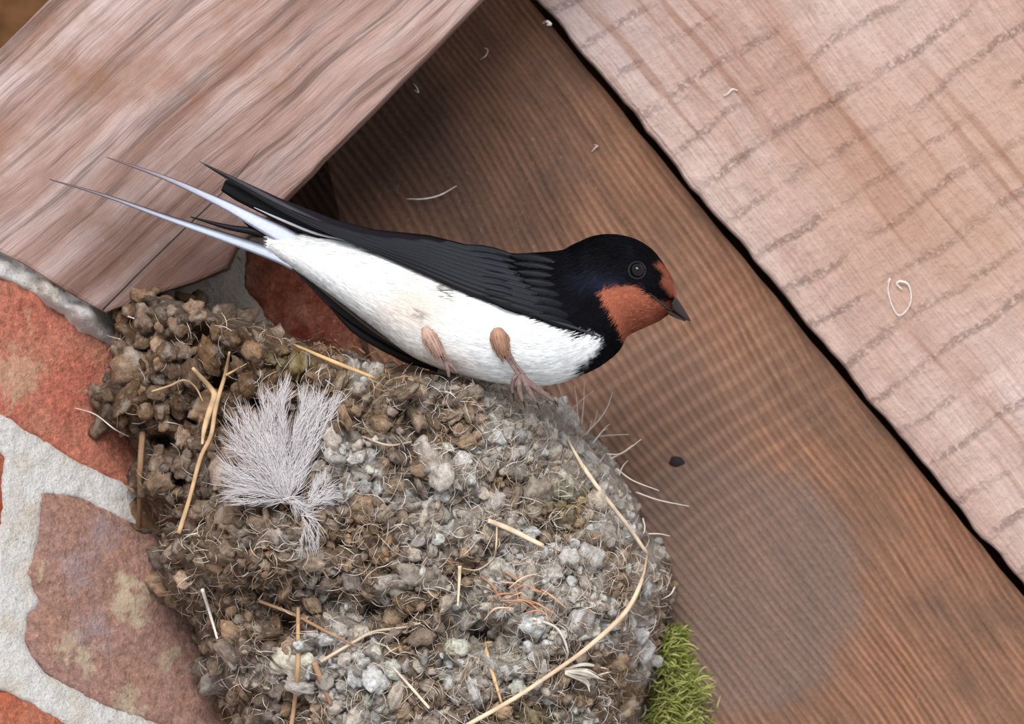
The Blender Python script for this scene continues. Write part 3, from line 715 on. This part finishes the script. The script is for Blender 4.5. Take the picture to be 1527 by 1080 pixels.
# ------------------------------------------------------------------ swallow
bird = link('barn_swallow', None, None, (700, 560, 320))
tag(bird, 'swallow with blue-black back, rusty throat and white belly perched on the nest rim', 'bird')
BL = (22, 23, 32); 
TB = [((400, 350), (398, 374), 300), ((450, 350), (440, 402), 306), ((520, 356), (505, 448), 314), ((590, 364), (565, 494), 320), ((650, 372), (620, 534), 322), ((710, 377), (690, 560), 322),
      ((765, 379), (760, 573), 322), ((808, 377), (822, 574), 322), ((840, 373), (884, 552), 322), ((862, 362), (920, 526), 324), ((884, 353), (934, 503), 326), ((912, 350), (948, 494), 328),
      ((943, 356), (964, 487), 330), ((969, 371), (981, 479), 332), ((987, 392), (994, 470), 333), ((1001, 417), (1003, 462), 334), ((1008, 436), (1007, 456), 334)]
A = np.array([[*t, *b, d] for t, b, d in TB], float); NR, NS = 110, 56
Q = catmull(A, NR); kd = np.interp(np.linspace(0, 1, NR), [0, 0.3, 0.55, 0.62, 0.75, 0.88, 1], [0.75, 0.9, 0.88, 0.84, 0.80, 0.76, 0.6])
th = np.linspace(0, 2 * math.pi, NS, endpoint=False); rings = []
for i in range(NR):
    t_, b_ = Q[i, :2], Q[i, 2:4]; cx, cy = (t_ + b_) / 2; hx, hy = (t_ - b_) / 2; hr = math.hypot(hx, hy)
    rings.append(np.column_stack([cx + hx * np.cos(th), cy + hy * np.cos(th), Q[i, 4] + hr * kd[i] * np.sin(th)]))
bodyV, bodyF = rings_mesh(rings)
throat = [(893, 436), (905, 428), (930, 428), (948, 427), (962, 436), (980, 446), (1002, 452), (1012, 462), (1000, 475), (950, 500), (935, 510), (926, 500), (918, 480), (905, 456)]
forehead = [(976, 399), (984, 396), (996, 400), (1012, 425), (1016, 446), (1000, 444), (990, 428), (990, 414)]
white_poly = [(380, 330), (430, 338), (480, 350), (530, 362), (600, 394), (700, 436), (800, 474), (880, 500), (900, 504), (893, 520), (866, 553), (850, 590), (600, 600), (380, 400)]
def plum(x, y):
    x = np.asarray(x, float); y = np.asarray(y, float)
    j = 4.5 * fbm(x * 0.09, y * 0.09, 4, 3)
    blk = np.array([lin(11), lin(11), lin(16)]); wht = np.array([lin(246), lin(249), lin(252)]); ruf = np.array([lin(168), lin(98), lin(76)]); buff = np.array([lin(228), lin(206), lin(186)])
    c = np.tile(blk, (*x.shape, 1)) * (1 + 0.5 * fbm(x * 0.05, y * 0.05, 6, 2))[..., None]
    cheek = (gs(x, y, 905, 425, 40, 14, 0.3) * 0.8)[..., None]; c = c * (1 - cheek) + cheek * np.array([lin(32), lin(37), lin(54)])
    def put(c, m, k): m = m[..., None]; return c * (1 - m) + k * m
    c = put(c, smooth(-3, 3, poly_sdf(x, y, white_poly) + j), wht)
    bf = np.clip(gs(x, y, 640, 455, 60, 40, 0.4) * 0.55 + gs(x, y, 600, 470, 50, 40) * 0.3 + gs(x, y, 665, 540, 50, 18, 0.2) * 0.6, 0, 0.9) * smooth(-2, 3, poly_sdf(x, y, white_poly))
    c = put(c, bf, buff)
    # dark broken spots on the flank under the wing edge
    sp_ = np.clip(gs(x, y, 675, 428, 14, 7) + gs(x, y, 672, 442, 5, 8) + 0.7 * gs(x, y, 636, 473, 4, 9), 0, 0.9); c = put(c, sp_, np.array([lin(44), lin(46), lin(58)]))
    c = put(c, smooth(-3, 4, poly_sdf(x, y, throat) + j), ruf * 1.0)
    c = put(c, smooth(-3, 4, poly_sdf(x, y, forehead) + 0.6 * j), ruf * 0.72)
    return c
make('body', bodyV, bodyF, M['plumage'], plum(bodyV[:, 0], bodyV[:, 1]), org=(700, 560, 320), parent=bird)
bvh = BVHTree.FromPolygons([Vector(v) for v in bodyV], [tuple(f) for f in bodyF])
def body_d(x, y, default=320):
    h = bvh.ray_cast(Vector((x, y, 900)), Vector((0, 0, -1))); return h[0].z if h[0] else default
# soft contour feathers lying along the body, nose to tail
pl = Soup(); G = bodyV.reshape(NR, NS, 3); cen = G.mean(1); K = 26000
i = rng.integers(3, NR - 4, K); j = rng.integers(0, NS, K); f1 = rng.random(K)[:, None]
p = G[i, j] * (1 - f1) + G[i, (j + 1) % NS] * f1; q0 = G[i - 2, j] * (1 - f1) + G[i - 2, (j + 1) % NS] * f1
u = q0 - p; u /= np.linalg.norm(u, axis=1, keepdims=True) + 1e-6
n = p - cen[i]; n -= u * (n * u).sum(1, keepdims=True); n /= np.linalg.norm(n, axis=1, keepdims=True) + 1e-9; sd_ = np.cross(u, n)
u = u + sd_ * rng.normal(0, 0.14, (K, 1)); head = (p[:, 0] > 880)[:, None]
ln_ = np.where(head, rng.uniform(6, 12, (K, 1)), rng.uniform(12, 28, (K, 1))); wd = np.where(head, rng.uniform(0.5, 1.0, (K, 1)), rng.uniform(0.6, 1.4, (K, 1)))
a_ = p - n * 0.2; m_ = p + u * ln_ * 0.55 + n * 0.6; e_ = p + u * ln_ + n * rng.uniform(-0.2, 1.3, (K, 1))
V = np.stack([a_ - sd_ * wd * 0.5, a_ + sd_ * wd * 0.5, m_ + sd_ * wd, e_, m_ - sd_ * wd], 1).reshape(-1, 3)
cc = np.clip(plum(p[:, 0], p[:, 1]) * rng.uniform(0.92, 1.08, (K, 1)), 0, 0.95)
pl.add(V, np.arange(5)[None] + (np.arange(K) * 5)[:, None], np.repeat(cc, 5, 0))
pf = pl.build('contour_feathers', M['plumage'], (700, 560, 320), bird); pf['kind'] = 'stuff'

def vane(path, wid, colf, thick=1.4, n=26, arch=1.5):
    """one feather: lens-shaped blade along a path; colf(u along, v across -1..1)"""
    path = catmull(path, n); T = np.gradient(path, axis=0); T /= np.linalg.norm(T, axis=1, keepdims=True)
    W = np.interp(np.linspace(0, 1, n), np.linspace(0, 1, len(wid)), wid)
    rows = []; cols = []
    vv = np.array([-1, -0.5, 0, 0.5, 1, 0.5, 0, -0.5]); top = np.array([0, 0.6, 1, 0.6, 0, -0.6, -1, -0.6])
    for i in range(n):
        s_ = np.array([-T[i][1], T[i][0], 0]); s_ /= np.linalg.norm(s_) + 1e-9
        up = np.array([0, 0, 1.0])
        rows.append(path[i] + (vv * W[i])[:, None] * s_ + (arch * (1 - vv ** 2) + thick * top)[:, None] * up)
        for v in vv: cols.append(colf(i / (n - 1), v))
    V, F = rings_mesh(rows); return V, F, np.array(cols)
def dark_edge(base, edge, side=1, w0=0.6):
    b = np.array(shade(base, 1)); e_ = np.array(shade(edge, 1))
    def f(u, v):
        k = float(smooth(w0, 1.0, v * side)); return b * (1 - k) + e_ * k
    return f
def feather(name, path, wid, colf, parent, **k):
    V, F, c = vane(path, wid, colf, **k); return make(name, V, F, M['vane'], c, parent=parent)

# near wing: shell plus overlapping flight feathers and coverts
UX = [305, 340, 420, 500, 560, 640, 700, 770, 820, 850, 880, 905, 928]; UY = [244, 260, 297, 328, 343, 351, 366, 379, 386, 398, 428, 463, 502]
LX = [305, 340, 400, 450, 520, 600, 700, 800, 890, 915, 928]; LY = [246, 268, 303, 330, 360, 394, 438, 474, 503, 510, 506]
DX = [300, 450, 550, 650, 750, 850, 900, 928]; DL = [335, 342, 358, 394, 413, 406, 381, 348]; DR = [4, 12, 32, 70, 78, 30, -16, 0]
def sm_interp(x, a, b):
    x = np.asarray(x, float); return sum(np.interp(x + k, a, b) for k in (-16, -8, 0, 8, 16)) / 5
def wing_pt(x, s, lift=0.0):
    u = np.interp(x, UX, UY); l = np.interp(x, LX, LY); return np.array([x, l + (u - l) * s, sm_interp(x, DX, DL) - sm_interp(x, DX, DR) * s * s + lift])
rows = []
for x in np.concatenate([np.linspace(306, 860, 60), np.linspace(866, 927.5, 22)]):
    top = [wing_pt(x, s_) for s_ in np.linspace(0, 1, 13)]; bot = [wing_pt(x, s_, -9 * math.sin(math.pi * s_) - 0.5) for s_ in np.linspace(1, 0, 13)[1:-1]]
    rows.append(np.array(top + bot))
V, F = rings_mesh(rows)
wc = np.tile(shade((18, 19, 27), 1), (len(V), 1))
wing = make('wing', V, F, M['vane'], wc, parent=bird)
N = 10; tipx = [306, 330, 362, 398, 436, 478, 524, 570, 614, 655]
for i in range(N):
    s_ = 0.05 + 0.092 * i; x1 = 830 - 10 * i
    path = [wing_pt(x, min(0.96, s_ + 0.0), 2.0 + 0.45 * i) for x in np.linspace(x1, tipx[i], 9)]
    hw = [abs(np.interp(x, UX, UY) - np.interp(x, LX, LY)) * 0.075 + 0.8 for x in np.linspace(x1, tipx[i] + 14, 9)]; hw[-1] = 0.5
    feather('flight_feather', path, hw, dark_edge((22, 23, 30), (66, 70, 84), 1, 0.5), wing, n=40, thick=1.0, arch=2.0)
for row, (xa, xb, ln_, cnt) in enumerate([(640, 800, 90, 9), (710, 858, 74, 8)]):
    for i in range(cnt):
        s_ = 0.04 + 0.9 * i / (cnt - 1); x0 = xb - (xb - xa) * 0.25 * s_ + 10
        path = [wing_pt(max(x, 300), s_, (4.2 + row * 0.7) * q_ - 2.5 * (1 - q_)) for x, q_ in zip(np.linspace(x0, x0 - ln_, 6), (0, 0.45, 0.8, 1, 1, 1))]
        feather('covert', path, [2, 5.5, 8, 8, 5.5, 0.8], dark_edge((15, 16, 22), (23, 25, 34), 1, 0.3), wing, n=16, thick=0.4, arch=0.5)
path = [wing_pt(x, 0.03, 3.0) for x in (924, 905, 880, 850, 820, 790)]   # pale feather edge along the bend of the wing
feather('covert', path, [1.0, 1.8, 2, 2, 1.6, 0.6], dark_edge((60, 60, 68), (120, 118, 120)), wing, n=24)
# outermost primary carried past the body
feather('flight_feather', [(560, 372, 352), (500, 344, 346), (440, 316, 340), (370, 278, 336), (299, 242, 334)], [3, 5, 5.5, 3.5, 0.5], dark_edge((62, 60, 66), (126, 122, 126), -1, 0.2), wing, n=30)

# far wing below the belly
fw = feather('far_wing', [(668, 556, 262), (610, 528, 262), (550, 490, 262), (500, 452, 264), (455, 412, 268), (424, 386, 272)], [3, 15, 15, 11, 6, 1], dark_edge((30, 28, 32), (84, 76, 74), -1, 0.3), bird, n=30, thick=3)
feather('flight_feather', [(640, 540, 272), (570, 500, 274), (505, 450, 276), (440, 398, 280)], [3, 4, 4, 1], dark_edge((60, 56, 58), (134, 124, 120), -1, 0.0), fw, n=24)
feather('flight_feather', [(640, 548, 268), (580, 522, 268), (530, 492, 268), (492, 458, 268)], [3, 6, 6, 1], dark_edge((26, 24, 28), (50, 46, 48), -1, 0.3), fw, n=24)

# tail
def tail_col(u, v):
    a = np.array(shade((196, 206, 226), 1)); d_ = np.array(shade((44, 42, 48), 1)); tip = np.array(shade((110, 96, 98), 1))
    k = float(smooth(0.1, 0.7, -v)); c = a * (1 - k) + d_ * k; t_ = float(smooth(0.45, 1.0, u)); return c * (1 - t_) + tip * t_
def tail_col2(u, v):
    a = np.array(shade((206, 212, 234), 1)); d_ = np.array(shade((92, 98, 116), 1)); tip = np.array(shade((118, 102, 104), 1))
    k = float(smooth(0.4, 1.0, -v)); c = a * (1 - k) + d_ * k; t_ = float(smooth(0.5, 1.0, u)); return c * (1 - t_) + tip * t_
def flip(f): return lambda u, v: f(u, -v)
feather('tail_streamer', [(440, 394, 310), (410, 380, 306), (330, 352, 300), (250, 325, 295), (160, 293, 290), (75, 268, 286)], [10, 10, 7, 4.5, 2.6, 0.8], flip(tail_col), bird, n=50)
feather('tail_streamer', [(460, 372, 316), (420, 350, 313), (380, 329, 309), (330, 303, 303), (250, 267, 297), (160, 235, 292)], [12, 13, 10, 6.5, 3.6, 0.7], flip(tail_col2), bird, n=50)
BK = dark_edge((20, 20, 24), (34, 33, 38))
feather('tail_feather', [(540, 368, 326), (470, 340, 322), (410, 312, 318), (360, 288, 314), (334, 277, 312)], [6, 14, 15, 14, 9], BK, bird, n=30)
feather('tail_feather', [(420, 360, 306), (385, 347, 302), (340, 339, 298), (285, 324, 294)], [5, 6, 4, 1], BK, bird, n=20)
feather('tail_feather', [(405, 352, 304), (385, 340, 300), (368, 328, 297), (355, 318, 296)], [6, 8, 6, 1.2], BK, bird, n=20)
feather('tail_feather', [(520, 360, 330), (470, 348, 327), (420, 328, 322), (380, 310, 318)], [1.2, 2.2, 2.4, 0.8], dark_edge((190, 192, 200), (150, 152, 160)), bird, n=20)

# beak
def beak(name, top, bot, dz, half):
    n = 16; a = catmull(np.array(top, float), n); b = catmull(np.array(bot, float), n); hw = np.interp(np.linspace(0, 1, n), [0, 0.5, 1], half)
    th_ = np.linspace(0, 2 * math.pi, 12, endpoint=False)
    rows = [np.column_stack([(a[i, 0] + b[i, 0]) / 2 + (a[i, 0] - b[i, 0]) / 2 * np.cos(th_), (a[i, 1] + b[i, 1]) / 2 + (a[i, 1] - b[i, 1]) / 2 * np.cos(th_), dz + hw[i] * np.sin(th_)]) for i in range(n)]
    V, F = rings_mesh(rows); return make(name, V, F, M['horn'], parent=bird)
beak('upper_beak', [(994, 434), (1006, 442), (1015, 454), (1023, 467), (1029, 478)], [(982, 452), (996, 461), (1008, 469), (1019, 476), (1028, 480)], 334, [22, 11, 0.6])
beak('lower_beak', [(984, 452), (996, 460), (1008, 468), (1022, 478)], [(986, 463), (997, 470), (1008, 475), (1021, 480)], 334, [19, 10, 0.8])
gp = [(x, y, body_d(x, y, 338) + 0.8) for x, y in [(968, 438), (976, 445), (985, 452), (994, 459), (1002, 464)]]
V, F = tube(gp, [0.6, 1.4, 1.8, 2.0, 1.6], 6, 16); make('gape_line', V, F, M['horn'], parent=bird)
# eye
ed_ = body_d(949, 404)
def ball(cx, cy, cz, r, rz, name, mat, n=24):
    rows = []
    for i in range(n + 1):
        p = math.pi * (i / n) * 0.98 + 0.03; t_ = np.linspace(0, 2 * math.pi, 28, endpoint=False)
        rows.append(np.column_stack([cx + r * math.sin(p) * np.cos(t_), cy + r * math.sin(p) * np.sin(t_), np.full(28, cz + rz * math.cos(p))]))
    V, F = rings_mesh(rows); return make(name, V, F, mat, parent=bird)
ball(949, 404, ed_ - 2, 11, 9, 'eye', M['eye'])
t_ = np.linspace(0, 2 * math.pi, 33); ringp = [(949 + 12.4 * math.cos(a), 404 + 12.4 * math.sin(a), body_d(949 + 12.4 * math.cos(a), 404 + 12.4 * math.sin(a)) + 0.6) for a in t_]
V, F = tube(ringp, 1.5, 6); make('eye_ring', V, F, M['vane'], np.tile(shade((34, 31, 36), 1), (len(V), 1)), parent=bird)

# legs
def leg(thigh, trad, tcol, tarsus, toes, dz):
    root = link('leg', None, None, (*thigh[0][:2], dz), bird)
    tp = catmull([(x, y, body_d(x, y, dz) - 2 + k) for (x, y, k) in [(*p[:2], p[2]) for p in thigh]], 18)
    V, F = tube(tp, trad, 14); cc = np.array(shade(tcol, 1)) * (1 + 0.3 * fbm(V[:, 0] * 0.2, V[:, 1] * 0.06, 3, 2))[:, None]
    tf = make('thigh_feathers', V, F, M['plumage'], cc, parent=root)
    K = 420; ii = rng.integers(0, len(V), K); st = V[ii]; ax = np.array(tp[-1]) - np.array(tp[0]); ax /= np.linalg.norm(ax)
    ot = st - tp.mean(0); ot -= ax * (ot @ ax)[:, None]; ot /= np.linalg.norm(ot, axis=1, keepdims=True) + 1e-6
    en = st + ax * rng.uniform(6, 13, (K, 1)) + ot * rng.uniform(-1.5, 1.5, (K, 1)); md = (st + en) / 2 + ot * 1.6
    V2, F2, I2 = strands(np.stack([st, md, en], 1), np.tile([0.6, 0.6, 0.1], (K, 1)), 3, 5); fz = Soup(); fz.add(V2, F2, (np.array(shade(tcol, 1)) * rng.uniform(0.65, 1.25, (K, 1)))[I2])
    fo = fz.build('fluff', M['plumage'], None, tf); fo['kind'] = 'stuff'
    for p in tarsus:
        V, F = tube(p, [3.0, 2.2, 3.0], 8, 14); make('shank', V, F, M['skin'], parent=root)
    for p, r in toes:
        V, F = tube(p, r, 8, 16); t = make('toe', V, F, M['skin'], parent=root)
        e0, e1 = np.array(p[-1], float), np.array(p[-1], float) - np.array(p[-2], float); e1 /= np.linalg.norm(e1)
        V, F = tube([e0 - e1 * 2, e0 + e1 * 5 + np.array((0, 1, -2)), e0 + e1 * 9 + np.array((0, 5, -5))], [2.0, 1.4, 0.3], 6, 8); make('claw', V, F, M['horn'], parent=t)
zf = lambda x, y, k=0: float(nest_fine(np.array([x]), np.array([y]))[0]) + k
leg([(742, 490, 0), (743, 500, 4), (747, 515, 8), (753, 530, 10)], [6, 13, 11, 5], (170, 134, 114), [[(751, 526, 398), (762, 543, 396), (775, 562, 396)], [(758, 525, 396), (768, 542, 394), (782, 560, 394)]],
    [([(776, 558, 396), (790, 572, 398), (808, 585, 394), (826, 598, 384)], [4, 5, 4.4, 2.6]), ([(778, 560, 396), (784, 574, 400), (792, 588, 400), (800, 600, 394)], [4, 4.4, 4, 2.4]),
     ([(776, 560, 396), (774, 574, 402), (776, 588, 402), (780, 598, 398)], [4, 4.2, 3.6, 2.2]), ([(774, 558, 394), (767, 564, 394), (764, 576, 390), (765, 586, 386)], [3.6, 3.8, 3.2, 2])], 395)
leg([(634, 488, 0), (640, 500, 4), (648, 514, 6), (657, 530, 8)], [5, 11, 10, 5], (190, 160, 146), [[(655, 526, 372), (662, 536, 372), (668, 548, 372)]],
    [([(664, 540, 374), (674, 546, 378), (682, 556, 374)], [3, 3.4, 2]), ([(664, 540, 374), (668, 550, 380), (670, 562, 376)], [3, 3.4, 2])], 372)

# ------------------------------------------------------------------ cobweb threads and specks
def thread(name, pts, r, label, cat='cobweb', mat='thread', group=None):
    V, F = tube(pts, r, 5, 8 * len(pts)); o = make(name, V, F, M[mat]); tag(o, label, cat, group); return o
FD = -51
thread('cobweb_thread', [(1330, 421, FD), (1334, 414, FD + 4), (1331, 430, FD + 2), (1336, 452, FD + 3), (1346, 469, FD + 3), (1358, 463, FD + 2), (1366, 446, FD + 3), (1362, 424, FD + 4), (1350, 418, FD + 6), (1344, 422, FD + 5), (1352, 430, FD + 3)], [0.7, 0.9, 0.8, 0.9, 0.9, 0.7, 0.8, 1.2, 2.0, 1.2, 0.8], 'white looped cobweb thread stuck to the pale board')
thread('cobweb_thread', [(1083, 138, FD), (1090, 134, FD + 3), (1096, 128, FD + 3), (1104, 130, FD + 1)], [0.8, 1, 1, 0.8], 'short pale fibre near the top of the pale board')
thread('cobweb_thread', [(810, 28, FD - 20), (816, 26, FD), (822, 30, FD + 2), (816, 31, FD + 1)], [1.2, 2.4, 2, 1], 'white fluff on the edge of the pale board at the top')
BD = -122
for pts, lab in [([(884, 222, BD), (889, 216, BD + 4), (893, 213, BD + 3), (888, 211, BD + 2)], 'tiny white cobweb fleck on the dark board above the swallow'),
                 ([(604, 293, BD - 3), (630, 293, BD + 1), (655, 287, BD + 1), (680, 273, BD)], 'faint curved cobweb strand on the dark board above the wing'),
                 ([(716, 82, BD), (724, 76, BD + 3), (727, 68, BD + 2), (722, 64, BD + 2)], 'pale cobweb wisp on the dark board near the top'),
                 ([(614, 118, BD - 2), (619, 124, BD + 2), (622, 132, BD), (616, 128, BD)], 'pale speck of web on the dark board beside the joist')]:
    thread('cobweb_fleck', pts, [0.3, 0.8, 0.7, 0.3], lab)
rows = []
for i in range(9):
    p = 0.05 + (math.pi / 2) * i / 8.0; t_ = np.linspace(0, 2 * math.pi, 20, endpoint=False); rr_ = np.array([1 + 0.07 * math.sin(3 * a + 1) + 0.06 * math.sin(5 * a) for a in t_])
    rows.append(np.column_stack([1013 + 13 * math.sin(p) * rr_ * np.cos(t_), 691 + 9 * math.sin(p) * rr_ * np.sin(t_), np.full(20, -124 + 7 * math.cos(p))]))
V, F = rings_mesh(rows); tag(make('dropping', V, F, M['dark']), 'small dark blot stuck to the brown board right of the nest', 'dropping')
